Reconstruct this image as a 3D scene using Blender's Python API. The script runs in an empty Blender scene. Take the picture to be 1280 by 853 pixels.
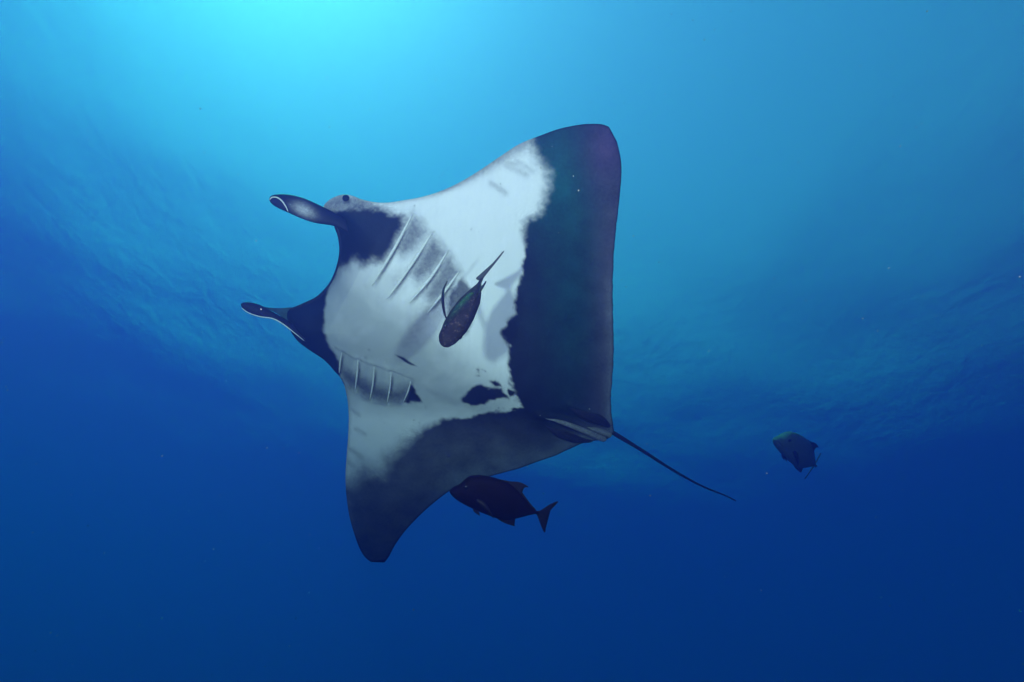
import bpy, bmesh, math, random
import numpy as np
from mathutils import Vector, Matrix

# ------------------------------------------------------------------ camera
sc = bpy.context.scene
PITCH, ROLL = 45.0, 6.5            # a diver looking up at the belly of the ray
FPX = 640.0                        # 18 mm lens on a 36 mm sensor, 1280 px wide photograph
cam_data = bpy.data.cameras.new('camera')
cam = bpy.data.objects.new('camera', cam_data)
sc.collection.objects.link(cam)
cam_data.sensor_width = 36.0
cam_data.lens = 18.0
cam_data.clip_start = 0.05
cam_data.clip_end = 3000.0
CAM_ROT = (Matrix.Rotation(math.radians(90 + PITCH), 3, 'X') @ Matrix.Rotation(math.radians(ROLL), 3, 'Z'))
cam.rotation_euler = CAM_ROT.to_euler()
sc.camera = cam
CR = np.array(CAM_ROT)             # camera axes in the world; the camera sits at the origin

# ------------------------------------------------------------------ light
SURFACE_Z = 15.0                   # the water surface is fifteen metres above the diver
sun_dir = (CAM_ROT @ Vector(((325 - 640) / FPX, (426.5 + 300) / FPX, -1))).normalized()
sun_el = math.asin(sun_dir.z)
sun_az = math.atan2(sun_dir.x, sun_dir.y)
world = bpy.data.worlds.new('World')
sc.world = world
world.use_nodes = True
wn = world.node_tree
sky = wn.nodes.new('ShaderNodeTexSky')
sky.sky_type = 'NISHITA'
sky.sun_disc = False
sky.sun_elevation = sun_el
sky.sun_rotation = sun_az
wn.links.new(sky.outputs[0], wn.nodes['Background'].inputs[0])
wn.nodes['Background'].inputs[1].default_value = 0.15
sun_data = bpy.data.lights.new('sun', 'SUN')
sun_data.energy = 2.0
sun_data.angle = math.radians(0.5)
sun_data.color = (1.0, 0.95, 0.76)
sun = bpy.data.objects.new('sun', sun_data)
sun.rotation_euler = sun_dir.to_track_quat('Z', 'Y').to_euler()
sc.collection.objects.link(sun)
# the photographer's two camera strobes: the small fish throws one soft shadow from each on the belly
STROBE = 410.0
for sx, sy, k in ((-0.95, 0.30, 1.0), (0.95, 0.30, 1.0)):
    ld = bpy.data.lights.new('camera_strobe', 'SPOT')
    ld.energy = STROBE * k
    ld.color = (1.0, 0.59, 0.73)   # warm flash: the water takes most of its red on the way
    ld.shadow_soft_size = 0.09
    ld.spot_size = math.radians(92)
    ld.spot_blend = 1.0
    lo = bpy.data.objects.new('camera_strobe', ld)
    lo.location = CAM_ROT @ Vector((sx, sy, 0.0))
    aim = CAM_ROT @ Vector((-0.04, 0.20, -1.0))
    lo.rotation_euler = (-aim).to_track_quat('Z', 'Y').to_euler()
    sc.collection.objects.link(lo)
vs = sc.view_settings
vs.view_transform = 'Standard'
vs.look = 'None'
vs.exposure = 0.72
vs.gamma = 1.0
vs.use_curve_mapping = False
sc.cycles.max_bounces = 8
sc.cycles.volume_bounces = 3
sc.cycles.use_denoising = True

# ------------------------------------------------------------------ helpers
rng = np.random.default_rng(7)
random.seed(7)

def ray(px, py, depth):
    """photo pixel + distance along the view axis -> world point(s)"""
    px = np.asarray(px, float); py = np.asarray(py, float); d = np.asarray(depth, float) + 0 * px
    c = np.stack([(px - 640) / FPX * d, (426.5 - py) / FPX * d, -d], -1)
    return c @ CR.T

def cam2world(v):
    return np.asarray(v, float) @ CR.T

def mesh_obj(name, verts, faces, mat, parent=None, origin=None, smooth=True):
    verts = np.asarray(verts, float)
    if parent is not None:
        origin = np.array(parent['_o'])
    if origin is not None:
        verts = verts - np.asarray(origin)
    me = bpy.data.meshes.new(name)
    me.from_pydata(verts.tolist(), [], [tuple(int(i) for i in f) for f in faces])
    me.update()
    if smooth:
        me.polygons.foreach_set('use_smooth', [True] * len(me.polygons))
    o = bpy.data.objects.new(name, me)
    sc.collection.objects.link(o)
    if mat is not None:
        me.materials.append(mat)
    if parent is not None:
        o.parent = parent
    elif origin is not None:
        o.location = origin
    return o

ROOTS = []
def thing(name, loc, label, cat, group=None):
    e = bpy.data.objects.new(name, None)
    e.empty_display_size = 0.1
    e.location = loc
    sc.collection.objects.link(e)
    e['label'] = label; e['category'] = cat
    if group: e['group'] = group
    e['_o'] = [float(x) for x in loc]
    ROOTS.append(e)
    return e

def tube(path, ra, rb=None, n=16, side=None, caps=True):
    """loft of ellipses along a path; ra across `side`, rb across the other direction"""
    path = np.asarray(path, float); m = len(path)
    ra = np.asarray(ra, float) + np.zeros(m); rb = ra if rb is None else np.asarray(rb, float) + np.zeros(m)
    tan = np.gradient(path, axis=0); tan /= np.linalg.norm(tan, axis=1)[:, None]
    side = np.asarray(side if side is not None else (0.3, 0.2, 0.93), float)
    side = side + np.zeros((m, 3))
    a = side - tan * (side * tan).sum(1)[:, None]; a /= np.linalg.norm(a, axis=1)[:, None]
    b = np.cross(tan, a)
    th = np.linspace(0, 2 * np.pi, n, endpoint=False)
    v = (path[:, None] + np.cos(th)[None, :, None] * (a * ra[:, None])[:, None]
         + np.sin(th)[None, :, None] * (b * rb[:, None])[:, None]).reshape(-1, 3)
    f = [(i * n + j, i * n + (j + 1) % n, (i + 1) * n + (j + 1) % n, (i + 1) * n + j) for i in range(m - 1) for j in range(n)]
    if caps:
        f.append(tuple(range(n - 1, -1, -1))); f.append(tuple((m - 1) * n + j for j in range(n)))
    return v, f

def resample(pts, n):
    """Catmull-Rom resampling by chord length"""
    p = np.asarray(pts, float)
    q = np.vstack([2 * p[0] - p[1], p, 2 * p[-1] - p[-2]])
    out = []
    for i in range(1, len(q) - 2):
        t = np.linspace(0, 1, 24, endpoint=False)[:, None]
        a, b, c, d = q[i - 1], q[i], q[i + 1], q[i + 2]
        out.append(0.5 * ((2 * b) + (c - a) * t + (2 * a - 5 * b + 4 * c - d) * t ** 2 + (-a + 3 * b - 3 * c + d) * t ** 3))
    out = np.vstack(out + [p[-1:]])
    s = np.r_[0, np.cumsum(np.linalg.norm(np.diff(out, axis=0), axis=1))]
    u = np.linspace(0, s[-1], n)
    return np.stack([np.interp(u, s, out[:, k]) for k in range(out.shape[1])], -1)

def sdf(poly, X, Y):
    """signed distance (positive inside) to a polygon, in photo pixels"""
    p = np.asarray(poly, float); d2 = np.full(X.shape, 1e12); ins = np.zeros(X.shape, bool)
    for (x0, y0), (x1, y1) in zip(p, np.roll(p, -1, 0)):
        ex, ey = x1 - x0, y1 - y0
        t = np.clip(((X - x0) * ex + (Y - y0) * ey) / (ex * ex + ey * ey + 1e-9), 0, 1)
        d2 = np.minimum(d2, (X - x0 - t * ex) ** 2 + (Y - y0 - t * ey) ** 2)
        c = (y0 > Y) != (y1 > Y)
        with np.errstate(divide='ignore', invalid='ignore'):
            xi = (x1 - x0) * (Y - y0) / (y1 - y0) + x0
        ins ^= c & (X < xi)
    d = np.sqrt(d2)
    return np.where(ins, d, -d)

# ------------------------------------------------------------------ materials
def new_mat(name):
    m = bpy.data.materials.new(name); m.use_nodes = True
    t = m.node_tree; t.nodes.clear()
    return m, t, t.nodes.new, t.links.new

def math_node(N, K, op, a, b=None, clamp=False):
    n = N('ShaderNodeMath'); n.operation = op; n.use_clamp = clamp
    for i, v in enumerate((a, b)):
        if v is None: continue
        if isinstance(v, (int, float)): n.inputs[i].default_value = v
        else: K(v, n.inputs[i])
    return n.outputs[0]

def ray_skin():
    m, t, N, K = new_mat('ray_skin')
    out = N('ShaderNodeOutputMaterial'); bs = N('ShaderNodeBsdfPrincipled')
    K(bs.outputs[0], out.inputs[0])
    tc = N('ShaderNodeTexCoord')
    pig = N('ShaderNodeAttribute'); pig.attribute_name = 'pigment'
    fn = N('ShaderNodeTexNoise'); fn.inputs['Scale'].default_value = 42; fn.inputs['Detail'].default_value = 6; fn.inputs['Roughness'].default_value = 0.65
    cn = N('ShaderNodeTexNoise'); cn.inputs['Scale'].default_value = 5; cn.inputs['Detail'].default_value = 4
    sp = N('ShaderNodeTexNoise'); sp.inputs['Scale'].default_value = 260; sp.inputs['Detail'].default_value = 2
    for n in (fn, cn, sp): K(tc.outputs['Object'], n.inputs['Vector'])
    M = lambda op, a, b=None, c=False: math_node(N, K, op, a, b, c)
    # pigment runs 0..1; noise frays its edge
    w = M('MULTIPLY', pig.outputs['Fac'], M('SUBTRACT', 1.0, pig.outputs['Fac']))      # only where it is between
    fray = M('MULTIPLY', M('MULTIPLY', M('SUBTRACT', fn.outputs['Fac'], 0.5), 2.4), w)
    fray2 = M('MULTIPLY', M('MULTIPLY', M('SUBTRACT', sp.outputs['Fac'], 0.5), 1.9), w)
    p = M('ADD', M('ADD', pig.outputs['Fac'], fray), fray2, True)
    white = N('ShaderNodeMix'); white.data_type = 'RGBA'
    white.inputs[6].default_value = (0.88, 0.88, 0.87, 1); white.inputs[7].default_value = (0.80, 0.81, 0.81, 1)
    K(cn.outputs['Fac'], white.inputs[0])
    dark2 = N('ShaderNodeMix'); dark2.data_type = 'RGBA'
    tone = N('ShaderNodeAttribute'); tone.attribute_name = 'tone'
    mot = N('ShaderNodeMapRange'); mot.inputs[1].default_value = 0.3; mot.inputs[2].default_value = 0.7; mot.inputs[3].default_value = 0.55; mot.inputs[4].default_value = 1.6
    K(M('ADD', M('MULTIPLY', cn.outputs['Fac'], 0.6), M('MULTIPLY', fn.outputs['Fac'], 0.4)), mot.inputs[0])
    tm = N('ShaderNodeVectorMath'); tm.operation = 'SCALE'; K(tone.outputs['Vector'], tm.inputs[0]); K(mot.outputs[0], tm.inputs['Scale'])
    K(tm.outputs[0], dark2.inputs[6]); dark2.inputs[0].default_value = 0.0
    belly_shade = N('ShaderNodeAttribute'); belly_shade.attribute_name = 'belly'
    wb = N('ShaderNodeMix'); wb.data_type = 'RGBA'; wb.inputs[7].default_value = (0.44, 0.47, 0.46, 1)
    K(M('MULTIPLY', belly_shade.outputs['Fac'], M('ADD', cn.outputs['Fac'], 0.5), True), wb.inputs[0]); K(white.outputs[2], wb.inputs[6])
    fl = N('ShaderNodeAttribute'); fl.attribute_name = 'flow'
    st = N('ShaderNodeTexNoise'); st.inputs['Scale'].default_value = 1.0; st.inputs['Detail'].default_value = 5; st.inputs['Roughness'].default_value = 0.6
    K(fl.outputs['Vector'], st.inputs['Vector'])
    stm = N('ShaderNodeMapRange'); stm.inputs[1].default_value = 0.32; stm.inputs[2].default_value = 0.68; stm.inputs[3].default_value = 0.96; stm.inputs[4].default_value = 1.02
    K(st.outputs['Fac'], stm.inputs[0])
    col = N('ShaderNodeMix'); col.data_type = 'RGBA'
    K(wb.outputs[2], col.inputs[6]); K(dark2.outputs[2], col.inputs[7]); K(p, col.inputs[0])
    shade = N('ShaderNodeVectorMath'); shade.operation = 'SCALE'
    K(col.outputs[2], shade.inputs[0]); K(stm.outputs[0], shade.inputs['Scale'])
    K(shade.outputs[0], bs.inputs['Base Color'])
    bs.inputs['Roughness'].default_value = 0.6
    bs.inputs['Specular IOR Level'].default_value = 0.12
    bp = N('ShaderNodeBump'); bp.inputs['Strength'].default_value = 0.4; bp.inputs['Distance'].default_value = 0.01
    K(M('ADD', M('MULTIPLY', fn.outputs['Fac'], 0.6), M('MULTIPLY', st.outputs['Fac'], 0.15)), bp.inputs['Height']); K(bp.outputs[0], bs.inputs['Normal'])
    return m

def plain_skin(name, c0, c1, scale=30.0, rough=0.5, spec=0.3, bump=0.2):
    m, t, N, K = new_mat(name)
    out = N('ShaderNodeOutputMaterial'); bs = N('ShaderNodeBsdfPrincipled'); K(bs.outputs[0], out.inputs[0])
    tc = N('ShaderNodeTexCoord'); n = N('ShaderNodeTexNoise'); n.inputs['Scale'].default_value = scale; n.inputs['Detail'].default_value = 5
    K(tc.outputs['Object'], n.inputs['Vector'])
    mx = N('ShaderNodeMix'); mx.data_type = 'RGBA'; mx.inputs[6].default_value = (*c0, 1); mx.inputs[7].default_value = (*c1, 1)
    rp = N('ShaderNodeMapRange'); rp.inputs[1].default_value = 0.35; rp.inputs[2].default_value = 0.65
    K(n.outputs['Fac'], rp.inputs[0]); K(rp.outputs[0], mx.inputs[0]); K(mx.outputs[2], bs.inputs['Base Color'])
    bs.inputs['Roughness'].default_value = rough; bs.inputs['Specular IOR Level'].default_value = spec
    bp = N('ShaderNodeBump'); bp.inputs['Strength'].default_value = bump; bp.inputs['Distance'].default_value = 0.01
    K(n.outputs['Fac'], bp.inputs['Height']); K(bp.outputs[0], bs.inputs['Normal'])
    return m

def fish_skin(name, c0, c1, fleck):
    """dark jack: rows of fine scales, a few pale flecks"""
    m, t, N, K = new_mat(name)
    out = N('ShaderNodeOutputMaterial'); bs = N('ShaderNodeBsdfPrincipled'); K(bs.outputs[0], out.inputs[0])
    tc = N('ShaderNodeTexCoord')
    vo = N('ShaderNodeTexVoronoi'); vo.inputs['Scale'].default_value = 120
    no = N('ShaderNodeTexNoise'); no.inputs['Scale'].default_value = 60; no.inputs['Detail'].default_value = 4
    K(tc.outputs['Object'], vo.inputs['Vector']); K(tc.outputs['Object'], no.inputs['Vector'])
    mx = N('ShaderNodeMix'); mx.data_type = 'RGBA'
    mx.inputs[6].default_value = (*c0, 1); mx.inputs[7].default_value = (*c1, 1)
    K(no.outputs['Fac'], mx.inputs[0])
    fl = N('ShaderNodeMapRange'); fl.inputs[1].default_value = 0.57; fl.inputs[2].default_value = 0.68
    K(no.outputs['Fac'], fl.inputs[0])
    m2 = N('ShaderNodeMix'); m2.data_type = 'RGBA'; m2.inputs[7].default_value = (*fleck, 1)
    K(fl.outputs[0], m2.inputs[0]); K(mx.outputs[2], m2.inputs[6]); K(m2.outputs[2], bs.inputs['Base Color'])
    bs.inputs['Roughness'].default_value = 0.6; bs.inputs['Specular IOR Level'].default_value = 0.06
    bp = N('ShaderNodeBump'); bp.inputs['Strength'].default_value = 0.35; bp.inputs['Distance'].default_value = 0.004
    K(vo.outputs['Distance'], bp.inputs['Height']); K(bp.outputs[0], bs.inputs['Normal'])
    return m

MAT_RAY = ray_skin()
MAT_PALE = plain_skin('pale_skin_edge', (0.74, 0.75, 0.72), (0.86, 0.86, 0.83))
MAT_DARK = plain_skin('dark_skin', (0.010, 0.010, 0.014), (0.022, 0.020, 0.026))
MAT_GREY = plain_skin('grey_skin', (0.13, 0.135, 0.14), (0.22, 0.22, 0.225))
MAT_EYE = plain_skin('wet_eye', (0.004, 0.004, 0.006), (0.012, 0.010, 0.012), rough=0.12, spec=0.6, bump=0.0)
MAT_JACK = fish_skin('jack_scales', (0.010, 0.010, 0.013), (0.030, 0.027, 0.031), (0.075, 0.058, 0.062))
MAT_MAROON = fish_skin('maroon_jack_scales', (0.006, 0.0025, 0.0035), (0.011, 0.004, 0.005), (0.015, 0.006, 0.007))
MAT_HAZED = fish_skin('hazed_jack_scales', (0.09, 0.115, 0.115), (0.14, 0.17, 0.165), (0.17, 0.20, 0.19))  # far jack: veil of water haze painted into the scale colour
MAT_FIN = plain_skin('jack_fin', (0.006, 0.005, 0.007), (0.015, 0.011, 0.013), scale=70)

# ------------------------------------------------------------------ water: surface sheet and the body of water
def water_surface():
    n, L = 300, 260.0
    u = np.sign(np.linspace(-1, 1, n)) * np.abs(np.linspace(-1, 1, n)) ** 1.8 * L     # finer overhead
    X, Y = np.meshgrid(u, u + 12)
    Z = np.full_like(X, SURFACE_Z)
    for k in range(14):                                                                  # low swell
        lam = rng.uniform(3, 16); a = rng.uniform(0, 2 * np.pi); ph = rng.uniform(0, 6.28)
        Z += 0.0022 * lam * np.sin(2 * np.pi / lam * (X * math.cos(a) + Y * math.sin(a)) + ph) * np.clip(60 / (np.hypot(X, Y) + 1), 0, 1)
    v = np.stack([X, Y, Z], -1).reshape(-1, 3)
    f = [(j * n + i, j * n + i + 1, (j + 1) * n + i + 1, (j + 1) * n + i) for j in range(n - 1) for i in range(n - 1)]
    m, t, N, K = new_mat('rippled_water_surface')
    out = N('ShaderNodeOutputMaterial'); mix = N('ShaderNodeMixShader'); tr = N('ShaderNodeBsdfTransparent'); gl = N('ShaderNodeBsdfGlossy')
    # reflection of a wind-roughened surface seen from below: total past the critical angle (48.6 degrees),
    # the change spread out by the capillary waves too fine to model
    lw = N('ShaderNodeLayerWeight'); lw.inputs['Blend'].default_value = 0.5
    fr = N('ShaderNodeMapRange'); fr.interpolation_type = 'SMOOTHSTEP'
    fr.inputs[1].default_value = 0.13; fr.inputs[2].default_value = 0.56; fr.inputs[3].default_value = 0.02; fr.inputs[4].default_value = 1.0
    K(lw.outputs['Facing'], fr.inputs[0])
    gl.inputs['Roughness'].default_value = 0.25
    tc = N('ShaderNodeTexCoord')
    n1 = N('ShaderNodeTexNoise'); n1.inputs['Scale'].default_value = 1.3; n1.inputs['Detail'].default_value = 3; n1.inputs['Roughness'].default_value = 0.55; n1.inputs['Distortion'].default_value = 0.5
    mp = N('ShaderNodeMapping'); mp.inputs['Scale'].default_value = (1.0, 0.8, 1.0); mp.inputs['Rotation'].default_value = (0, 0, 0.6)
    K(tc.outputs['Object'], mp.inputs[0]); K(mp.outputs[0], n1.inputs['Vector'])
    bp = N('ShaderNodeBump'); bp.inputs['Distance'].default_value = 0.07
    n2 = N('ShaderNodeTexNoise'); n2.inputs['Scale'].default_value = 0.09; n2.inputs['Detail'].default_value = 2     # gusts: rough and slick patches
    gust = N('ShaderNodeMapRange'); gust.inputs[1].default_value = 0.36; gust.inputs[2].default_value = 0.64; gust.inputs[3].default_value = 0.24; gust.inputs[4].default_value = 0.75
    n3 = N('ShaderNodeTexNoise'); n3.inputs['Scale'].default_value = 0.35; n3.inputs['Detail'].default_value = 2
    mp2 = N('ShaderNodeMapping'); mp2.inputs['Location'].default_value = (37.0, 11.0, 5.0)
    K(tc.outputs['Object'], mp2.inputs[0]); K(mp2.outputs[0], n2.inputs['Vector']); K(mp.outputs[0], n3.inputs['Vector']); K(n2.outputs['Fac'], gust.inputs[0]); K(gust.outputs[0], bp.inputs['Strength'])
    K(math_node(N, K, 'ADD', n1.outputs['Fac'], math_node(N, K, 'MULTIPLY', n3.outputs['Fac'], 1.6)), bp.inputs['Height']); K(bp.outputs[0], lw.inputs['Normal']); K(bp.outputs[0], gl.inputs['Normal'])
    K(fr.outputs[0], mix.inputs[0]); K(tr.outputs[0], mix.inputs[1]); K(gl.outputs[0], mix.inputs[2]); K(mix.outputs[0], out.inputs[0])
    o = mesh_obj('water_surface', v, f, m)
    o['kind'] = 'structure'; o['label'] = 'rippled underside of the sea surface seen from below'
    return o
water_surface()

def water_body():
    x0, x1, y0, y1, z0, z1 = -300, 300, -300, 320, -120, SURFACE_Z + 1.2
    v = [(x, y, z) for x in (x0, x1) for y in (y0, y1) for z in (z0, z1)]
    f = [(0, 1, 3, 2), (4, 6, 7, 5), (0, 4, 5, 1), (2, 3, 7, 6), (0, 2, 6, 4), (1, 5, 7, 3)]
    m, t, N, K = new_mat('sea_water')
    out = N('ShaderNodeOutputMaterial'); pv = N('ShaderNodeVolumePrincipled')
    SS = WATER['ss']; SA = WATER['sa']; D = 0.6
    col = [s / D for s in SS]; ab = [max(0.0, 1 - a / (D * (1 - c))) ** 2 for a, c in zip(SA, col)]
    pv.inputs['Density'].default_value = D
    pv.inputs['Color'].default_value = (*col, 1)
    pv.inputs['Absorption Color'].default_value = (*ab, 1)
    pv.inputs['Anisotropy'].default_value = WATER['g']
    K(pv.outputs[0], out.inputs['Volume'])
    o = mesh_obj('haze', v, f, m, smooth=False)
    o['kind'] = 'stuff'; o['label'] = 'clear blue sea water all around'
# scattering and absorption per metre (red, green, blue)
WATER = dict(ss=(0.0095, 0.0082, 0.053), sa=(0.145, 0.0285, 0.0200), g=0.61)
water_body()

# ------------------------------------------------------------------ the manta ray
def depth_at(X, Y):
    """distance of the ray's mid-surface along the view axis (metres): it swims banked, upper wing nearer, tips flexed away"""
    d = 4.33 + (Y - 400) / 300 * 0.90 + (X - 560) / 200 * 0.07
    up = np.clip((330 - Y) / 180, 0, 1.2); lo = np.clip((Y - 500) / 200, 0, 1.2)
    d = d + 0.10 * up ** 2 + 0.06 * lo ** 2
    d = d + 0.25 * np.clip((700 - X) / 400, 0, 1) ** 3 * 0.3
    return d

PAIRS = [  # (leading edge) , (trailing edge) in photo pixels, upper wing tip to lower wing tip
    ((761, 158.5), (771, 177)), ((752, 155.5), (775, 194)), ((740, 155), (776.5, 206)), ((725, 156), (776.5, 222)),
    ((700, 161), (775, 240)), ((680, 168), (773, 260)), ((650, 180), (770.5, 282)), ((625, 196), (768.5, 302)),
    ((600, 213), (767, 325)), ((575, 228), (766, 350)), ((550, 239.5), (766, 375)), ((525, 247), (766.5, 400)),
    ((505, 250.5), (767, 425)), ((485, 253.5), (766.5, 450)), ((468, 253), (765, 470)), ((452, 249.5), (764, 490)),
    ((440, 245), (764, 503)), ((428, 243.5), (764.5, 514)), ((412, 250), (765, 522)), ((404, 262), (766, 528)),
    ((417, 281), (766.5, 534)), ((423.5, 296), (767, 537)), ((425.5, 316), (767, 540)), ((421, 337), (766, 542)),
    ((412, 356), (765, 544)), ((397, 372), (763, 546)), ((377, 382), (760, 548)), ((361, 388), (756, 549)),
    ((359, 400), (750, 550)), ((363, 413), (742, 551)), ((372, 426), (733, 552)), ((386, 437), (722, 556.5)),
    ((404, 449), (708, 563)), ((419, 464), (692, 570)), ((429, 478), (672, 577)), ((434, 497), (650, 585)),
    ((436, 518), (625, 592)), ((435.5, 542), (604, 597.5)), ((433.5, 568), (584, 603)), ((432, 594), (563, 613)),
    ((433, 618), (544, 627)), ((436.5, 643), (524, 645)), ((442, 664), (507, 663)), ((449, 684), (494, 681)),
    ((456, 696), (486, 696)), ((464, 702.5), (480.5, 703))]
NS, NT = 430, 250
lead = np.array([p[0] for p in PAIRS], float); trail = np.array([p[1] for p in PAIRS], float)
def spline_param(p, u):
    q = np.vstack([2 * p[0] - p[1], p, 2 * p[-1] - p[-2]])
    i = np.clip(u.astype(int), 0, len(p) - 2); t = (u - i)[:, None]
    a, b, c, d = q[i], q[i + 1], q[i + 2], q[i + 3]
    return 0.5 * ((2 * b) + (c - a) * t + (2 * a - 5 * b + 4 * c - d) * t ** 2 + (-a + 3 * b - 3 * c + d) * t ** 3)
step = np.r_[0, np.cumsum(np.linalg.norm(np.diff((lead + trail) / 2, axis=0), axis=1) + 0.3 * np.linalg.norm(np.diff(lead, axis=0), axis=1) + 2)]
uu = np.interp(np.linspace(0, step[-1], NS), step, np.arange(len(PAIRS)))
Lc, Tc = spline_param(lead, uu), spline_param(trail, uu)
nick = np.convolve(rng.normal(0, 1, NS + 4), np.ones(5) / 5, 'valid')          # the rear margin is slightly ragged
Tc[:, 0] += 0.9 * nick * np.sin(np.linspace(0, np.pi, NS)) * (np.abs(uu - 23) > 5)
tt = (1 - np.cos(np.linspace(0, np.pi, NT))) / 2
tt = 0.5 * tt + 0.5 * np.linspace(0, 1, NT)
PX = Lc[:, None, 0] * (1 - tt) + Tc[:, None, 0] * tt
PY = Lc[:, None, 1] * (1 - tt) + Tc[:, None, 1] * tt
OUTLINE = np.vstack([Lc, Tc[::-1]])
EDGE = sdf(OUTLINE[::3], PX, PY)

# body axis (photo px) from the mouth to the tail root
AX0, AX1 = np.array([398.0, 345.0]), np.array([766.0, 541.0])
axv = (AX1 - AX0) / np.linalg.norm(AX1 - AX0)
U = (PX - AX0[0]) * axv[0] + (PY - AX0[1]) * axv[1]
V = (PX - AX0[0]) * axv[1] - (PY - AX0[1]) * axv[0]          # + towards the upper wing
D = depth_at(PX, PY)
MID = ray(PX, PY, D)
def ray_normal():
    e = 3.0
    a = ray(560 + e, 400, depth_at(560 + e, 400)) - ray(560 - e, 400, depth_at(560 - e, 400))
    b = ray(560, 400 + e, depth_at(560, 400 + e)) - ray(560, 400 - e, depth_at(560, 400 - e))
    n = np.cross(a, b); n /= np.linalg.norm(n)
    return n if n @ (-ray(560, 400, 1.0)) > 0 else -n
NV = ray_normal()                                             # ventral direction, towards the diver
e = np.clip(EDGE, 0, None)
wing = 0.055 * (1 - np.exp(-e / 26.0))                        # thin flexible wing
bw = 62 + 30 * np.clip(1 - U / 300, 0, 1)
body = np.exp(-(V / bw) ** 2) * np.clip(U / 60 + 0.25, 0, 1) * np.clip((430 - U) / 260, 0, 1) ** 0.8
round_edge = 1 - np.exp(-e / 14.0)
headb = np.exp(-(((PX - 432) / 26) ** 2 + ((PY - 258) / 17) ** 2)) * 0.06 + np.exp(-(((PX - 376) / 24) ** 2 + ((PY - 408) / 22) ** 2)) * 0.06
# ventral relief: belly bulge, gill basins with a step behind each slit, muscle ridges running to the wings
vent = wing * 0.45 + body * 0.18 * round_edge + headb * round_edge
dors = wing * 0.55 + body * 0.24 * round_edge + headb * 1.2 * round_edge

GILLS_UP = [((516, 267), (496.5, 305), (471, 348)), ((541, 289), (517.5, 325), (489, 364)), ((560, 312), (541.5, 340), (516, 369)),
            ((574.5, 336), (559, 356), (537, 382)), ((588, 360), (575, 379), (556, 400))]
GILLS_LO = [((431.5, 434), (428, 449), (425, 465)), ((451.5, 442), (449, 463), (445, 485)), ((471.5, 450), (469, 472), (464, 496)),
            ((492.5, 456), (490, 477), (485.5, 499)), ((516, 467.5), (512.5, 481), (506, 496.5))]
def seg_dist(pts, X, Y):
    d = np.full(X.shape, 1e9)
    for (x0, y0), (x1, y1) in zip(pts[:-1], pts[1:]):
        ex, ey = x1 - x0, y1 - y0
        t = np.clip(((X - x0) * ex + (Y - y0) * ey) / (ex * ex + ey * ey), 0, 1)
        d = np.minimum(d, np.hypot(X - x0 - t * ex, Y - y0 - t * ey))
    return d
SLIT_SHADE = np.zeros_like(PX)
for g in GILLS_UP + GILLS_LO:
    c = resample(g, 12)
    # the slit lies just behind (tail side of) its pale flap
    off = (2.9 if g in GILLS_UP else 2.0) * np.array([axv[0], axv[1]])
    d = seg_dist(c + off, PX, PY)
    vent = vent - 0.012 * np.exp(-(d / 1.8) ** 2)
    SLIT_SHADE = np.maximum(SLIT_SHADE, np.exp(-(d / (2.1 if g in GILLS_UP else 1.5)) ** 2) * np.clip(1.0 - np.abs(((PX - c[6, 0]) * (c[0, 0] - c[-1, 0]) + (PY - c[6, 1]) * (c[0, 1] - c[-1, 1])) / (0.5 * np.sum((c[0] - c[-1]) ** 2))) ** 3, 0, 1))
    d2 = seg_dist(c - 6 * axv, PX, PY)
    vent = vent + 0.010 * np.exp(-(d2 / 5.0) ** 2)
# two long folds beside the vent near the tail
for c, h, w in (([(672, 511), (700, 521), (735, 538), (752, 546)], 0.020, 5), ([(712, 500), (738, 513), (760, 528)], 0.020, 5),
                ([(690, 520), (720, 540), (742, 549)], -0.02, 5), ([(690, 508), (730, 522), (758, 538)], -0.016, 5)):
    vent = vent + h * np.exp(-(seg_dist(resample(c, 10), PX, PY) / w) ** 2) * round_edge

# ---- pigment map (skin colour and some painted shade): signed distances to patches drawn on the animal
def patch(poly, soft, k=1.0, warp=0.0):
    s = sdf(poly, PX + warp * WX, PY + warp * WY)
    x = np.clip(0.5 + s / (2 * soft), 0, 1)
    return k * x * x * (3 - 2 * x)
def smooth_noise(scale, seed):
    r = np.random.default_rng(seed); o = np.zeros_like(PX)
    for k in range(10):
        a = r.uniform(0, 6.28); f = 2 * np.pi / (scale * r.uniform(0.6, 1.6)); o += np.sin(f * (PX * math.cos(a) + PY * math.sin(a)) + r.uniform(0, 6.28))
    return o / 3.2
WX = smooth_noise(16, 1) * 1.6 + smooth_noise(6, 5) * 0.9; WY = smooth_noise(16, 2) * 1.6 + smooth_noise(6, 6) * 0.9
REAR = [(652, 150), (664, 186), (672, 200), (683, 216), (684, 230), (679, 250), (674, 266), (662, 272), (656, 276), (653, 292), (656, 310), (652, 330),
        (652, 342), (644, 362), (643, 388), (629, 403), (625, 411), (630, 419), (636, 427), (634, 442), (637, 462), (642, 485), (652, 502),
        (640, 503), (615, 507), (587, 515), (555, 519.5), (530, 532), (514, 545), (502, 555), (482, 572), (476, 587), (454, 581), (441, 598), (420, 606),
        (440, 760), (860, 700), (860, 120)]
soft_rear = np.clip(3.0 + 10 * np.clip((320 - PY) / 100, 0, 1) + 18 * np.clip((560 - PX) / 80, 0, 1), 3.0, 21)
s = sdf(REAR, PX + 0.8 * WX, PY + 0.8 * WY); x = np.clip(0.5 + s / (2 * soft_rear), 0, 1)
PIG = x * x * (3 - 2 * x)
def add(poly, soft, k=1.0, warp=0.6):
    global PIG
    PIG = np.maximum(PIG, patch(poly, soft, k, warp))
HEAD_UP = [(380, 262), (424, 258), (446, 254), (470, 257), (488, 263), (511, 272), (503, 290), (493, 310), (484, 322), (470, 322), (462, 327), (449, 322), (440, 329), (427, 333), (416, 352), (404, 366), (390, 372), (370, 320)]
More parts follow.
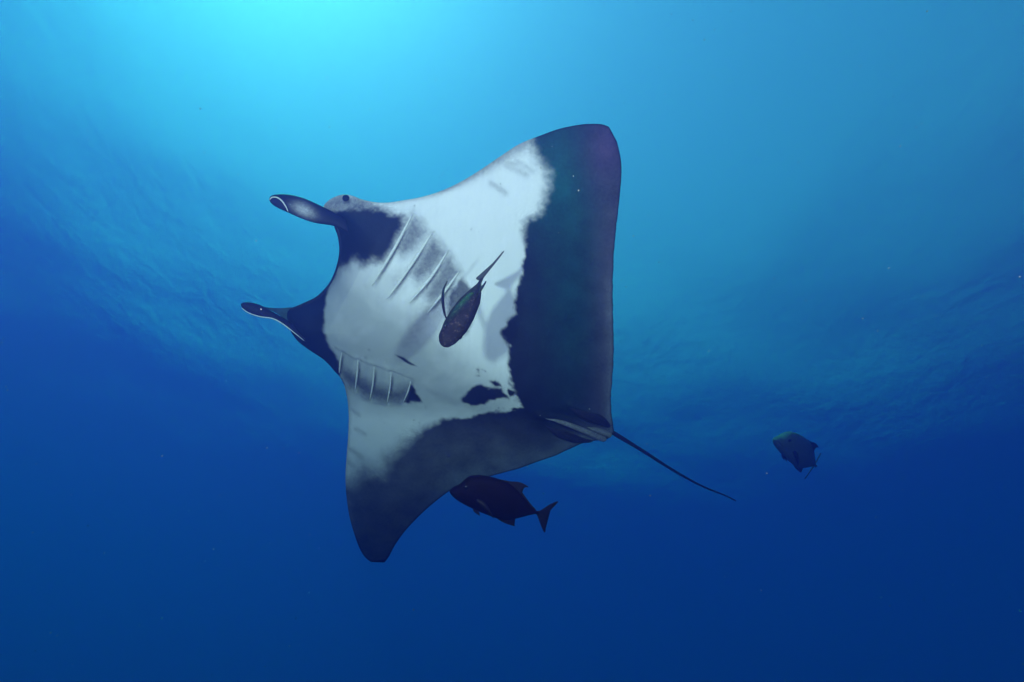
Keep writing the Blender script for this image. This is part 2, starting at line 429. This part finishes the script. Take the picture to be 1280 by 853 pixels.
HEAD_LO = [(417, 340), (411.5, 362), (410.5, 385), (412, 408), (417, 428), (425, 440), (428, 455), (426, 470), (434, 484), (415, 470), (380, 445), (340, 420), (345, 380), (392, 366)]
add([(400, 250), (428, 240), (452, 246), (470, 252), (470, 262), (430, 266), (405, 270)], 8, 0.70); add([(426, 246), (434, 243), (442, 247), (441, 255), (433, 257), (427, 253)], 6, 0.95); add(HEAD_UP, 9, 1.0, 1.0); add(HEAD_LO, 3.0, 1.0, 0.6)
add([(516, 266), (528, 277), (535, 289), (520, 309), (506, 316), (494, 310)], 11, 0.72)
add([(541, 291), (555, 306), (560, 315), (541, 338), (524, 347), (514, 336)], 11, 0.74)
add([(560, 314), (570, 326), (576, 338), (556, 366), (540, 372), (532, 360)], 10, 0.72)
add([(536, 366), (548, 372), (536, 396), (524, 416), (512, 418), (514, 398)], 13, 0.42)  # soft fish shadow beside the gills, painted as grey
add([(490, 340), (503, 330), (512, 342), (500, 354)], 12, 0.30)
add([(577, 342), (588, 356), (592, 384), (590, 398), (583, 408), (572, 412), (560, 400), (562, 366)], 4, 0.85)
add([(424, 455), (446, 462), (470, 474), (492, 480), (514, 474), (514, 492), (500, 498), (484, 498), (464, 495), (444, 484), (430, 474)], 12, 0.80)
add([(516, 469), (521, 480), (524, 486), (529.5, 495.5), (518, 496.5), (507, 499), (511, 486)], 1.8, 1.0, 0.7)
add([(577, 490), (584, 481), (592, 472.5), (600, 469), (612, 473), (625, 474.5), (632, 482), (636, 489), (624, 488), (615, 489), (605, 497), (590, 499), (581, 496)], 2.0)
add([(612, 464.5), (620, 465), (625.5, 472.5), (618, 473)], 1.4, 1.0, 0.5); add([(634, 475), (643, 478), (643, 485), (637, 487)], 1.4, 1.0, 0.5)
add([(638, 501.5), (643, 500), (648, 502), (646, 505), (640, 504.5)], 1.2, 1.0, 0.3)
add([(499, 432), (507, 434.5), (516, 440), (523.5, 446), (518, 445), (508, 440)], 1.2, 1.0, 0.2)
for dx, dy, r in [(rng.normal(0, 3.6), rng.normal(0, 3.2), rng.uniform(0.4, 0.9)) for _ in range(26)]:
    PIG = np.maximum(PIG, np.exp(-((PX - 600 - dx) ** 2 + (PY - 454 - dy) ** 2) / r ** 2) * 0.8)
for (cx, cy, lx, ly, wd, k) in ((623, 235, 9, 6, 2.2, 0.42), (645, 212, 13, 6, 2.6, 0.38), (655, 207, 11, 7, 2.2, 0.34), (636, 203, 9, 3, 2.5, 0.4),
                                (444, 514, 5, 3, 1.5, 0.4), (451, 538, 6, 3, 1.6, 0.35), (446, 566, 8, 5, 2.0, 0.5), (452, 572, 6, 5, 1.8, 0.45),
                                (441, 581, 7, 5, 2.5, 0.5)):
    d = seg_dist([(cx - lx, cy - ly), (cx + lx, cy + ly)], PX, PY); PIG = np.maximum(PIG, 0.8 * k * np.exp(-(d / (1.7 * wd)) ** 2))
for c, k, wd in (([(424, 427), (445, 439), (470, 448), (495, 455), (520, 464)], 0.33, 1.3), ([(443, 486), (466, 499), (490, 503)], 0.3, 1.6), ([(520, 470), (560, 490), (600, 505)], 0.12, 5), ([(500, 380), (530, 400), (560, 430)], 0.10, 6)):  # shade of skin creases, painted as faint dark lines
    PIG = np.maximum(PIG, k * np.exp(-(seg_dist(resample(c, 12), PX, PY) / wd) ** 2))
for _ in range(46):                                            # scattered dark pores
    cx, cy = rng.uniform(440, 760), rng.uniform(200, 600); PIG = np.maximum(PIG, 0.75 * np.exp(-((PX - cx) ** 2 + (PY - cy) ** 2) / rng.uniform(0.5, 1.1) ** 2))
front = np.clip((PX - 500) / 60, 0, 1) * (PY < 300)            # greyish band along the front edge of the upper wing
PIG = np.maximum(PIG, 0.62 * np.exp(-(e / (4.0 + 7.0 * np.clip((PX - 560) / 90, 0, 1))) ** 2) * front)
PIG = np.maximum(PIG, 0.35 * np.exp(-(e / 3.0) ** 2))
PIG = np.maximum(PIG, SLIT_SHADE * 0.95)  # shade inside the gill slits, put into the colour
# colour of the dark skin: blue-black, with teal sheen painted on the upper wing, greyer on the lower wing, purple-grey along the margins
TONE = np.zeros(PX.shape + (3,)) + np.array([0.008, 0.011, 0.017])
def tone(mask, rgb):
    global TONE
    TONE = TONE * (1 - mask[..., None]) + np.array(rgb) * mask[..., None]
g2 = lambda cx, cy, sx, sy: np.exp(-(((PX - cx) / sx) ** 2 + ((PY - cy) / sy) ** 2))
tone(0.9 * g2(705, 225, 55, 75), (0.002, 0.075, 0.074)); tone(0.75 * g2(725, 370, 50, 110), (0.003, 0.050, 0.050))  # teal glow through the thin wing, painted into the dark skin
tone(np.clip((PY - 505) / 50, 0, 1) * np.clip((690 - PX) / 60, 0, 1), (0.075, 0.080, 0.086))
tone(np.clip(1.0 * g2(758, 185, 30, 62), 0, 1), (0.062, 0.040, 0.085))
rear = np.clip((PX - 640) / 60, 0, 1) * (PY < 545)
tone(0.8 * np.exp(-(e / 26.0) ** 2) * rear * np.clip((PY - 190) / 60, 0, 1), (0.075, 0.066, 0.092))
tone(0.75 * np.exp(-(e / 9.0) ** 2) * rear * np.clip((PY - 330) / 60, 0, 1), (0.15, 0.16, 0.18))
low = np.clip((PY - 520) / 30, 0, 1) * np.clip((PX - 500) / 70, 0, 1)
tone(0.85 * np.exp(-(e / 24.0) ** 2) * low, (0.13, 0.15, 0.17))  # pale sheen of the lower rear edge, put into the colour
tone(0.9 * np.exp(-(e / 1.6) ** 2), (0.008, 0.010, 0.015))

nidx = np.arange(NS * NT).reshape(NS, NT)
rim = np.zeros((NS, NT), bool); rim[0] = rim[-1] = True; rim[:, 0] = rim[:, -1] = True
dn = NS * NT + np.arange(NS * NT).reshape(NS, NT)
RIM_T = 0.004
vv = MID + NV * (vent[..., None] + RIM_T); dv = MID - NV * (dors[..., None] + RIM_T)
faces = []
for i in range(NS - 1):
    for j in range(NT - 1):
        faces.append((nidx[i, j], nidx[i, j + 1], nidx[i + 1, j + 1], nidx[i + 1, j]))
        faces.append((dn[i, j], dn[i + 1, j], dn[i + 1, j + 1], dn[i, j + 1]))
ring = [(i, 0) for i in range(NS)] + [(NS - 1, j) for j in range(1, NT)] + [(i, NT - 1) for i in range(NS - 2, -1, -1)] + [(0, j) for j in range(NT - 2, 0, -1)]
for (a, b) in zip(ring, ring[1:] + ring[:1]):
    faces.append((nidx[a], nidx[b], dn[b], dn[a]))
root_loc = ray(560, 400, 4.35)
manta = thing('manta_ray', root_loc, 'giant manta ray gliding banked, white belly with black wing patches and trailing whip tail', 'manta ray')
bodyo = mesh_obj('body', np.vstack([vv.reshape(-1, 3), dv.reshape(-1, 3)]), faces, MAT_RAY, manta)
bm = bmesh.new(); bm.from_mesh(bodyo.data); bmesh.ops.recalc_face_normals(bm, faces=bm.faces); bm.to_mesh(bodyo.data); bm.free()
def set_attr(me, name, arr):
    a = me.attributes.new(name, 'FLOAT', 'POINT'); a.data.foreach_set('value', np.asarray(arr, np.float32).ravel())
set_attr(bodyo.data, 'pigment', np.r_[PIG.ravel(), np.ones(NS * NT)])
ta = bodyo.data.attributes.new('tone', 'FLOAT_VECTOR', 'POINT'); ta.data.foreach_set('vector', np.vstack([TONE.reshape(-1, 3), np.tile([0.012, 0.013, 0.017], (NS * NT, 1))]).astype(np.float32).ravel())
flow = np.stack([U * 0.22 + 0.10 * np.abs(V), V * 0.022, 0 * U], -1).reshape(-1, 3)
fa = bodyo.data.attributes.new('flow', 'FLOAT_VECTOR', 'POINT'); fa.data.foreach_set('vector', np.vstack([flow, flow]).astype(np.float32).ravel())
BELLY_SHADE = np.clip((PY - (0.85 * (PX - 480) + 318)) / 75, 0, 1) * (1 - 0.85 * np.clip((PY - 495) / 30, 0, 1))  # light fading away from the upper right, painted as greyer white
set_attr(bodyo.data, 'belly', np.r_[BELLY_SHADE.ravel(), np.zeros(NS * NT)])
bodyo['label'] = 'broad diamond disc with black and white belly markings'

# lookup of the ventral surface height for things that sit on it
FLATX, FLATY, FLATH = PX.ravel(), PY.ravel(), vent.ravel()
def on_belly(px, py, lift=0.0):
    px = np.atleast_1d(np.asarray(px, float)); py = np.atleast_1d(np.asarray(py, float))
    i = np.array([np.argmin((FLATX - a) ** 2 + (FLATY - b) ** 2) for a, b in zip(px, py)])
    return ray(px, py, depth_at(px, py)) + NV * (FLATH[i] + RIM_T + lift)[:, None]
PXM = 4.4 / FPX                                               # metres per photo pixel on the ray

# gill slits: each a pale raised flap over its dark slit
for g in GILLS_UP + GILLS_LO:
    c = resample(g, 18); k = np.sin(np.linspace(0.12, np.pi - 0.12, 18)) ** 0.6
    up = g in GILLS_UP
    v, f = tube(on_belly(c[:, 0], c[:, 1], 0.004), (1.5 if up else 0.95) * PXM * k, 0.012 * k, 10, side=cam2world((axv[0], -axv[1], 0)))
    mesh_obj('gill_slit', v, f, MAT_PALE, manta)

# tail
tp = resample([(757, 536), (766, 541), (780, 549.5), (807, 566), (830, 581), (855, 596), (880, 609), (905, 619), (919.5, 626)], 70)
td = np.interp(np.linspace(0, 1, 70), [0, 1], [float(depth_at(np.array(758.), np.array(537.))), 5.45])
tr_ = np.interp(np.linspace(0, 1, 70), [0, .1, .25, .6, 1], [2.6, 2.9, 2.2, 1.6, 0.8]) * td / FPX
v, f = tube(ray(tp[:, 0], tp[:, 1], td), tr_, n=12)
mesh_obj('tail', v, f, MAT_DARK, manta)['label'] = 'thin black whip tail'

# claspers and pelvic fins beside the tail root
def lobe(name, pts, r, flat, mat, lift, label=None):
    c = resample(pts, 22); k = np.interp(np.linspace(0, 1, 22), np.linspace(0, 1, len(r)), r)
    tq = np.linspace(0, 1, 22); tq = 1 - (1 - tq) ** 1.6; k = np.interp(tq, np.linspace(0, 1, len(r)), r)
    cc = resample(pts, 400); c = np.stack([np.interp(tq, np.linspace(0, 1, 400), cc[:, i]) for i in (0, 1)], -1)
    k = k * np.sqrt(np.clip(1 - np.clip((tq - 0.92) / 0.081, 0, 1) ** 2, 0.003, 1)) * np.sqrt(np.clip(tq / 0.25, 0.01, 1))
    v, f = tube(on_belly(c[:, 0], c[:, 1], lift), k * PXM, k * PXM * flat, 14, side=cam2world((-axv[1], -axv[0], 0)))
    o = mesh_obj(name, v, f, mat, manta)
    if label: o['label'] = label
lobe('clasper', [(680, 514), (705, 522), (728, 533), (745, 543), (757.5, 549.5)], [1.5, 3.0, 3.6, 4.0, 4.4], 0.8, MAT_GREY, 0.005, 'pale finger-like clasper')
lobe('clasper', [(733, 530), (748, 536), (763.5, 544)], [2.0, 3.8, 4.2], 0.8, MAT_GREY, 0.005)
lobe('pelvic_fin', [(678, 524), (700, 537), (722, 547), (741, 551)], [2, 7, 7, 3], 0.35, MAT_DARK, -0.004)
lobe('pelvic_fin', [(708, 501), (730, 512), (750, 523), (763, 533)], [2, 7, 8, 3], 0.35, MAT_DARK, -0.004)

# cephalic fins: flattened leaf-shaped lobes rolled forward of the mouth
def horn(top, bot, d0, d1, thick, n=36):
    a = resample(top, n); b = resample(bot, n)
    c = (a + b) / 2; h = np.linalg.norm(a - b, axis=1) / 2
    dd = np.linspace(d0, d1, n)
    P = ray(c[:, 0], c[:, 1], dd)
    A = ray(a[:, 0], a[:, 1], dd) - P
    Ln = np.linalg.norm(A, axis=1); A /= Ln[:, None]
    nrm = -P / np.linalg.norm(P, axis=1)[:, None]
    m = 20; th = np.linspace(0, 2 * np.pi, m, endpoint=False)
    # cupped section: one face hollow
    v = (P[:, None] + np.cos(th)[None, :, None] * (A * Ln[:, None])[:, None]
         + (np.sin(th)[None, :, None] * thick - 0.22 * (1 - np.cos(2 * th))[None, :, None] * 0.0) * (nrm * Ln[:, None])[:, None]).reshape(-1, 3)
    f = [(i * m + j, i * m + (j + 1) % m, (i + 1) * m + (j + 1) % m, (i + 1) * m + j) for i in range(n - 1) for j in range(m)]
    f += [tuple(range(m - 1, -1, -1)), tuple((n - 1) * m + j for j in range(m))]
    sx = np.repeat(c[:, 0], m); sy = np.repeat(c[:, 1], m)
    return v, f, np.repeat(np.linspace(0, 1, n), m), np.tile(np.cos(th), n)
def horn_obj(top, bot, d0, d1, thick, pale, label):
    v, f, s, w = horn(top, bot, d0, d1, thick)
    o = mesh_obj('cephalic_fin', v, f, MAT_RAY, manta)
    pig = 1 - pale(s, w)
    set_attr(o.data, 'pigment', pig); ta = o.data.attributes.new('tone', 'FLOAT_VECTOR', 'POINT'); ta.data.foreach_set('vector', np.tile([0.012, 0.011, 0.022], (len(s), 1)).astype(np.float32).ravel())
    o['label'] = label
    return o
DU = float(depth_at(np.array(425.0), np.array(268.0))); DL = float(depth_at(np.array(372.0), np.array(410.0)))
HORNS = [None, None]
HORNS[0] = horn_obj([(336.5, 248.5), (339, 245), (347, 243), (362, 243.5), (380, 248), (398, 256), (415, 264.5), (432, 274)],
         [(336.5, 250), (339, 254.5), (347, 260), (360, 266), (376, 273), (394, 279), (418, 283), (436, 292)], DU - 0.22, DU - 0.02, 0.42,
         lambda s, w: 0.55 * np.exp(-((s - 0.45) / 0.13) ** 2 - ((w + 0.1) / 0.55) ** 2), 'raised forward horn fin with a pale middle')
HORNS[1] = horn_obj([(301, 380.5), (304, 378.3), (312, 378), (324, 381), (336, 387), (349, 394.5), (360, 401), (376, 412)],
         [(301.5, 383), (304, 386), (312, 391), (325, 395.5), (340, 398), (353, 404.5), (366, 414), (384, 430)], DL - 0.25, DL - 0.03, 0.34,
         lambda s, w: 0.0 * s, 'slender spoon-shaped horn fin with a white lower rim')
for h_ in HORNS: h_['_o'] = manta['_o']
# pale rolled rims on the horn fins
def rim_obj(parent, parent_pts, d0, d1, r, mat=MAT_PALE):
    c = resample(parent_pts, 26); k = np.sin(np.linspace(0.25, np.pi - 0.15, 26)) ** 0.5
    P = ray(c[:, 0], c[:, 1], np.linspace(d0, d1, 26))
    v, f = tube(P, r * PXM * k, n=8)
    mesh_obj('fin_rim', v, f, mat, parent)
rim_obj(HORNS[0], [(337, 250), (340, 247), (346, 247), (352, 251), (357, 258), (360, 264.5)], DU - 0.26, DU - 0.245, 0.75)
rim_obj(HORNS[1], [(302, 385), (310, 391), (325, 396), (341, 398.5), (354, 405.5), (367, 415.5), (380, 426)], DL - 0.27, DL - 0.06, 0.7)
# fold of skin behind the lower horn and the inner sliver
mq = resample([(329, 383.8), (340, 385), (352, 385.3), (364, 384.5), (372, 386), (374, 398), (366, 404), (356, 399), (344, 391), (329, 383.8)], 61)[:-1]
mA = ray(mq[:, 0], mq[:, 1], DL - 0.04); mB = ray(mq[:, 0], mq[:, 1], DL - 0.028); mc = len(mq)
mf = [tuple(range(mc)), tuple(range(2 * mc - 1, mc - 1, -1))] + [(i, (i + 1) % mc, mc + (i + 1) % mc, mc + i) for i in range(mc)]
mesh_obj('fin_membrane', np.vstack([mA, mB]), mf, plain_skin('teal_membrane', (0.03, 0.08, 0.085), (0.02, 0.05, 0.055)), HORNS[1], smooth=False)

# dark lip along the mouth
c = resample([(419, 283), (424, 297), (425.5, 316), (421, 337), (412, 356), (397, 372), (377, 382), (362, 388)], 40)
v, f = tube(ray(c[:, 0] + 1.0, c[:, 1] + 0.5, depth_at(c[:, 0], c[:, 1])), 1.9 * PXM * np.sin(np.linspace(0.3, np.pi - 0.3, 40)) ** 0.5, 2.6 * PXM, 12)
mesh_obj('lip', v, f, MAT_DARK, manta)

# eye on the bulge of the head
def ball(center, r, n=16, squash=(1, 1, 1)):
    th = np.linspace(0, np.pi, n); ph = np.linspace(0, 2 * np.pi, 2 * n, endpoint=False)
    v = [[0, 0, 1]] + [[math.sin(a) * math.cos(b), math.sin(a) * math.sin(b), math.cos(a)] for a in th[1:-1] for b in ph] + [[0, 0, -1]]
    m = 2 * n; f = [(0, 1 + j, 1 + (j + 1) % m) for j in range(m)]
    for i in range(n - 3):
        f += [(1 + i * m + j, 1 + (i + 1) * m + j, 1 + (i + 1) * m + (j + 1) % m, 1 + i * m + (j + 1) % m) for j in range(m)]
    last = 1 + (n - 2) * m
    f += [(last, last - m + (j + 1) % m, last - m + j) for j in range(m)]
    return np.array(v) * r * np.array(squash) + np.asarray(center), f
v, f = ball(on_belly(433, 248, -0.008)[0], 0.028); mesh_obj('eye', v, f, MAT_EYE, manta)
v, f = ball(on_belly(365, 406, -0.012)[0], 0.026); mesh_obj('eye', v, f, MAT_EYE, manta)

# ------------------------------------------------------------------ the jacks
def fish_frame(snout_px, snout_d, fwd_cam, up_cam):
    fw = np.array(fwd_cam, float); fw /= np.linalg.norm(fw)
    up = np.array(up_cam, float); up -= fw * (up @ fw); up /= np.linalg.norm(up)
    R = np.stack([fw, np.cross(up, fw), up], 1)               # columns: forward, left, up in camera space
    return ray(snout_px[0], snout_px[1], snout_d), CR @ R

S7 = lambda pts: np.array([((x - 150) , -(y - 255)) for x, y in pts], float)
_a = math.atan2(-(476 - 255), 930 - 150); _c, _s = math.cos(_a), math.sin(_a); _L = math.hypot(780, 221)
def unit(pts):                                                # outline units: u from snout to tail stalk, v up
    p = S7(pts); return np.stack([(p[:, 0] * _c + p[:, 1] * _s) / _L, (-p[:, 0] * _s + p[:, 1] * _c) / _L], -1)
TOP = unit([(150, 255), (165, 232), (190, 214), (225, 200), (250, 186), (290, 148), (330, 124), (380, 117), (440, 121), (520, 137), (600, 163), (680, 198), (760, 268), (830, 352), (890, 424), (935, 463), (962, 466)])
BOT = unit([(150, 255), (158, 275), (180, 302), (220, 337), (280, 376), (350, 414), (430, 454), (490, 481), (560, 510), (620, 530), (690, 532), (760, 520), (830, 505), (880, 494), (928, 488), (950, 500)])
DORSAL = unit([(560, 160), (620, 168), (690, 184), (760, 191), (800, 204), (835, 224), (860, 241), (828, 240), (796, 248), (782, 258), (806, 296), (838, 342), (880, 399), (928, 456), (880, 440), (800, 330), (700, 230), (600, 190)])
ANAL = unit([(560, 505), (600, 535), (640, 558), (690, 578), (715, 586), (733, 591), (726, 572), (708, 545), (694, 527), (760, 514), (830, 500), (900, 489), (860, 480), (760, 490), (650, 500)])
CAUDAL = unit([(915, 470), (938, 463), (965, 460), (1000, 440), (1060, 404), (1128, 381), (1112, 404), (1060, 456), (1030, 490), (1020, 512), (1019, 560), (1015, 610), (1012, 652), (1002, 660), (984, 628), (960, 566), (942, 520), (930, 492), (915, 486)])

def build_fish(label, snout_px, snout_d, L, fwd, up, width=0.085, bend=0.0, pect=(40, 0.34), pect2=None, belly_scale=1.0, caudal_k=1.0, caudal_yaw=0.0, skin=None):
    """snout at the origin, x backwards = -u. bend curls the tail sideways"""
    O, R = fish_frame(snout_px, snout_d, fwd, up)
    def put(p):                                                # p: (u, lateral, v) in body lengths
        p = np.asarray(p, float); u = p[:, 0]
        w = p[:, 1] + bend * np.clip(u - 0.35, 0, None) ** 2
        q = np.stack([-u * L, w * L, p[:, 2] * L], -1)
        return O + q @ R.T
    root = thing('black_jack_fish', put([(0.45, 0, 0)])[0], label, 'fish', 'dark jack fish around the manta ray')
    n = 64; us = np.r_[0.0, np.linspace(0.004, 1.03, n - 1) ** 1.0]
    us = 1.03 * (np.linspace(0, 1, n) ** 1.25)
    def prof(P):
        q = resample(P, 300); k = np.argsort(q[:, 0]); return np.interp(us, q[k, 0], q[k, 1])
    vt, vb = prof(TOP), prof(BOT) * belly_scale
    vt = np.maximum(vt, vb + 0.012)
    hw = width * np.interp(us, [0, .03, .1, .25, .4, .6, .8, .93, 1.03], [.16, .50, .80, 1.0, 1.0, .84, .46, .17, .12])
    m = 28; th = np.linspace(0, 2 * np.pi, m, endpoint=False)
    cy = np.sign(np.cos(th)) * np.abs(np.cos(th)) ** 0.9; cz = np.sin(th)
    mid, hh = (vt + vb) / 2, (vt - vb) / 2
    V = np.stack([np.repeat(us, m), (hw[:, None] * cy).ravel(), (mid[:, None] + hh[:, None] * cz).ravel()], -1)
    F = [(i * m + j, i * m + (j + 1) % m, (i + 1) * m + (j + 1) % m, (i + 1) * m + j) for i in range(n - 1) for j in range(m)]
    F += [tuple(range(m - 1, -1, -1)), tuple((n - 1) * m + j for j in range(m))]
    mesh_obj('body', put(V), F, skin or MAT_JACK, root)
    def plate(name, poly, th0, th1, lat=None, mat=MAT_FIN):
        """a fin as a thin two-sided solid, thinner towards its tips"""
        q = np.asarray(poly); q = resample(np.vstack([q, q[:1]]), 4 * len(q))[:-1]
        bmx = bmesh.new(); vs_ = [bmx.verts.new((a, 0, b)) for a, b in q]; bmx.faces.new(vs_)
        bmesh.ops.triangulate(bmx, faces=bmx.faces[:])
        tris = [[w.index for w in fc.verts] for fc in (bmx.verts.index_update() or bmx.faces)]
        bmx.free(); k = len(q)
        t = np.full(k, th0)
        base = np.stack([q[:, 0], np.zeros(k), q[:, 1]], -1)
        A = base + np.array([0, 1, 0]) * t[:, None]; B = base - np.array([0, 1, 0]) * t[:, None]
        if lat is not None: A, B = lat(A), lat(B)
        fs = [tuple(x) for x in tris] + [tuple(k + i for i in x[::-1]) for x in tris] + [(i, (i + 1) % k, k + (i + 1) % k, k + i) for i in range(k)]
        return mesh_obj(name, put(np.vstack([A, B])), fs, mat, root, smooth=False)
    plate('dorsal_fin', DORSAL, 0.006, 0.002); plate('anal_fin', ANAL * np.array([1, belly_scale]), 0.006, 0.002)
    cd = CAUDAL.copy(); pivot = np.array([0.99, 0.0]); cd = pivot + (cd - pivot) * caudal_k
    yw = math.radians(caudal_yaw)
    def swing(A):
        A = A.copy(); q = A[:, 0] - 0.985; A[:, 0] = 0.985 + q * math.cos(yw) - A[:, 1] * math.sin(yw); A[:, 1] = A[:, 1] * math.cos(yw) + q * math.sin(yw); return A
    plate('caudal_fin', cd, 0.006, 0.002, lat=swing)
    # pectoral fins: long sickles swept out from behind the gill cover
    for sgn in (1, -1):
        ang, ln = pect if sgn > 0 or pect2 is None else pect2
        s = np.linspace(0, 1, 14); wdt = 0.032 * np.sin(np.pi * np.clip(s * 0.86 + 0.14, 0, 1)) + 0.002
        a = math.radians(ang)
        cx = 0.30 + ln * s * math.cos(a) + 0.0 * s; cl = sgn * (width * 0.9 + ln * 0.55 * np.sin(np.clip(s * 2.0, 0, 1.5)) ** 0.8 * math.sin(a)); cz_ = 0.00 - 0.05 * s - 0.10 * s ** 2
        up_ = np.stack([cx, cl, cz_ + wdt], -1); dn_ = np.stack([cx + 0.004, cl, cz_ - wdt], -1); nn = np.array([0.002, 0.005 * sgn, 0])
        V = np.vstack([up_ + nn, dn_ + nn, dn_ - nn, up_ - nn]); k = 14
        F = [(r * k + i, r * k + i + 1, ((r + 1) % 4) * k + i + 1, ((r + 1) % 4) * k + i) for r in range(4) for i in range(k - 1)]
        F += [(0, k, 2 * k, 3 * k), (4 * k - 1, 3 * k - 1, 2 * k - 1, k - 1)]
        mesh_obj('pectoral_fin', put(V), F, MAT_FIN, root)
    for sgn in (1, -1):
        q = np.array([(0.29, 0.02), (0.35, 0.02), (0.37, -0.008), (0.395, -0.032), (0.35, -0.026), (0.31, -0.014)])
        q[:, 1] += np.interp(q[:, 0], us, vb)
        plate('pelvic_fin', q, 0.004, 0.002, lat=lambda A, g=sgn: A + np.array([0, 0.025 * g, 0]))
    for sgn in (1, -1):
        iu = 0.155; wl = np.interp(iu, us, hw); zz = np.interp(iu, us, mid + 0.30 * hh)
        v, f = ball((0, 0, 0), 1.0, 10); v = v * np.array([0.026, 0.012, 0.026]) + np.array([iu, sgn * wl * 0.92, zz])
        mesh_obj('eye', put(v), f, MAT_EYE, root)
        cu = np.linspace(0.012, 0.105, 8); ck = np.linspace(-0.05, -0.45, 8)
        Pm = np.stack([cu, sgn * np.interp(cu, us, hw) * np.sqrt(1 - ck ** 2) * 0.97, np.interp(cu, us, mid) + ck * np.interp(cu, us, hh)], -1)
        v, f = tube(Pm, 0.004, 0.004, 6); mesh_obj('mouth_line', put(v), f, MAT_EYE, root)
    return root

# the jack passing below the lower wing, in side view
build_fish('dark maroon jack fish in side view below the rear edge of the lower wing', (562, 614.5), 3.3, 0.59, (-0.95, 0.27, 0.12), (0.27, 0.95, 0.0), width=0.08, pect=(7, 0.24), skin=MAT_MAROON)
# the jack diving in front of the white belly
build_fish('speckled dark jack fish diving head down in front of the white belly', (553, 433), 3.05, 0.58, (-0.36, -0.74, 0.57), (0.48, 0.24, 0.84), width=0.125, pect=(3, 0.24), pect2=(33, 0.62), caudal_k=1.55)
# the jack in open water behind the tail
build_fish('small dark jack fish, haze painted into its scales, in open water beyond the tip of the whip tail', (967.5, 550), 5.6, 0.76, (-0.82, 0.47, 0.32), (0.2, 0.95, 0.15), width=0.115, bend=-0.12, pect=(20, 0.2), caudal_yaw=-36, caudal_k=1.3, skin=MAT_HAZED)

# ------------------------------------------------------------------ drifting specks in the water
def specks():
    V, F = [], []
    ico = np.array([(1, 0, 0), (-1, 0, 0), (0, 1, 0), (0, -1, 0), (0, 0, 1), (0, 0, -1)], float)
    tri = [(0, 2, 4), (2, 1, 4), (1, 3, 4), (3, 0, 4), (2, 0, 5), (1, 2, 5), (3, 1, 5), (0, 3, 5)]
    for _ in range(1500):
        d = 1.3 + 6.0 * random.random() ** 0.7
        p = ray(random.uniform(-150, 1430), random.uniform(-120, 980), d)
        r = random.uniform(0.4, 1.05) ** 2 * d / FPX
        k = len(V) * 1
        sq = np.array([random.uniform(0.6, 1.5) for _ in range(3)])
        base = len(V)
        V.extend((p + ico * r * sq).tolist()); F.extend([(a + base, b + base, c + base) for a, b, c in tri])
    m, t, N, K = new_mat('translucent_plankton')          # jelly-clear specks
    out = N('ShaderNodeOutputMaterial'); mix = N('ShaderNodeMixShader'); tr = N('ShaderNodeBsdfTransparent'); m2 = N('ShaderNodeMixShader')
    tl = N('ShaderNodeBsdfTranslucent'); df = N('ShaderNodeBsdfDiffuse')
    geo = N('ShaderNodeNewGeometry'); mr = N('ShaderNodeMapRange'); mr.inputs[3].default_value = 0.15; mr.inputs[4].default_value = 0.55
    K(geo.outputs['Random Per Island'], mr.inputs[0]); K(mr.outputs[0], mix.inputs[0])
    for n_ in (tl, df): n_.inputs['Color'].default_value = (0.55, 0.60, 0.62, 1)
    m2.inputs[0].default_value = 0.5
    K(tl.outputs[0], m2.inputs[1]); K(df.outputs[0], m2.inputs[2]); K(tr.outputs[0], mix.inputs[1]); K(m2.outputs[0], mix.inputs[2]); K(mix.outputs[0], out.inputs[0])
    o = mesh_obj('plankton', V, F, m)
    o['kind'] = 'stuff'; o['label'] = 'fine pale specks of plankton drifting in the water'
specks()
for e_ in ROOTS + HORNS:
    del e_['_o']
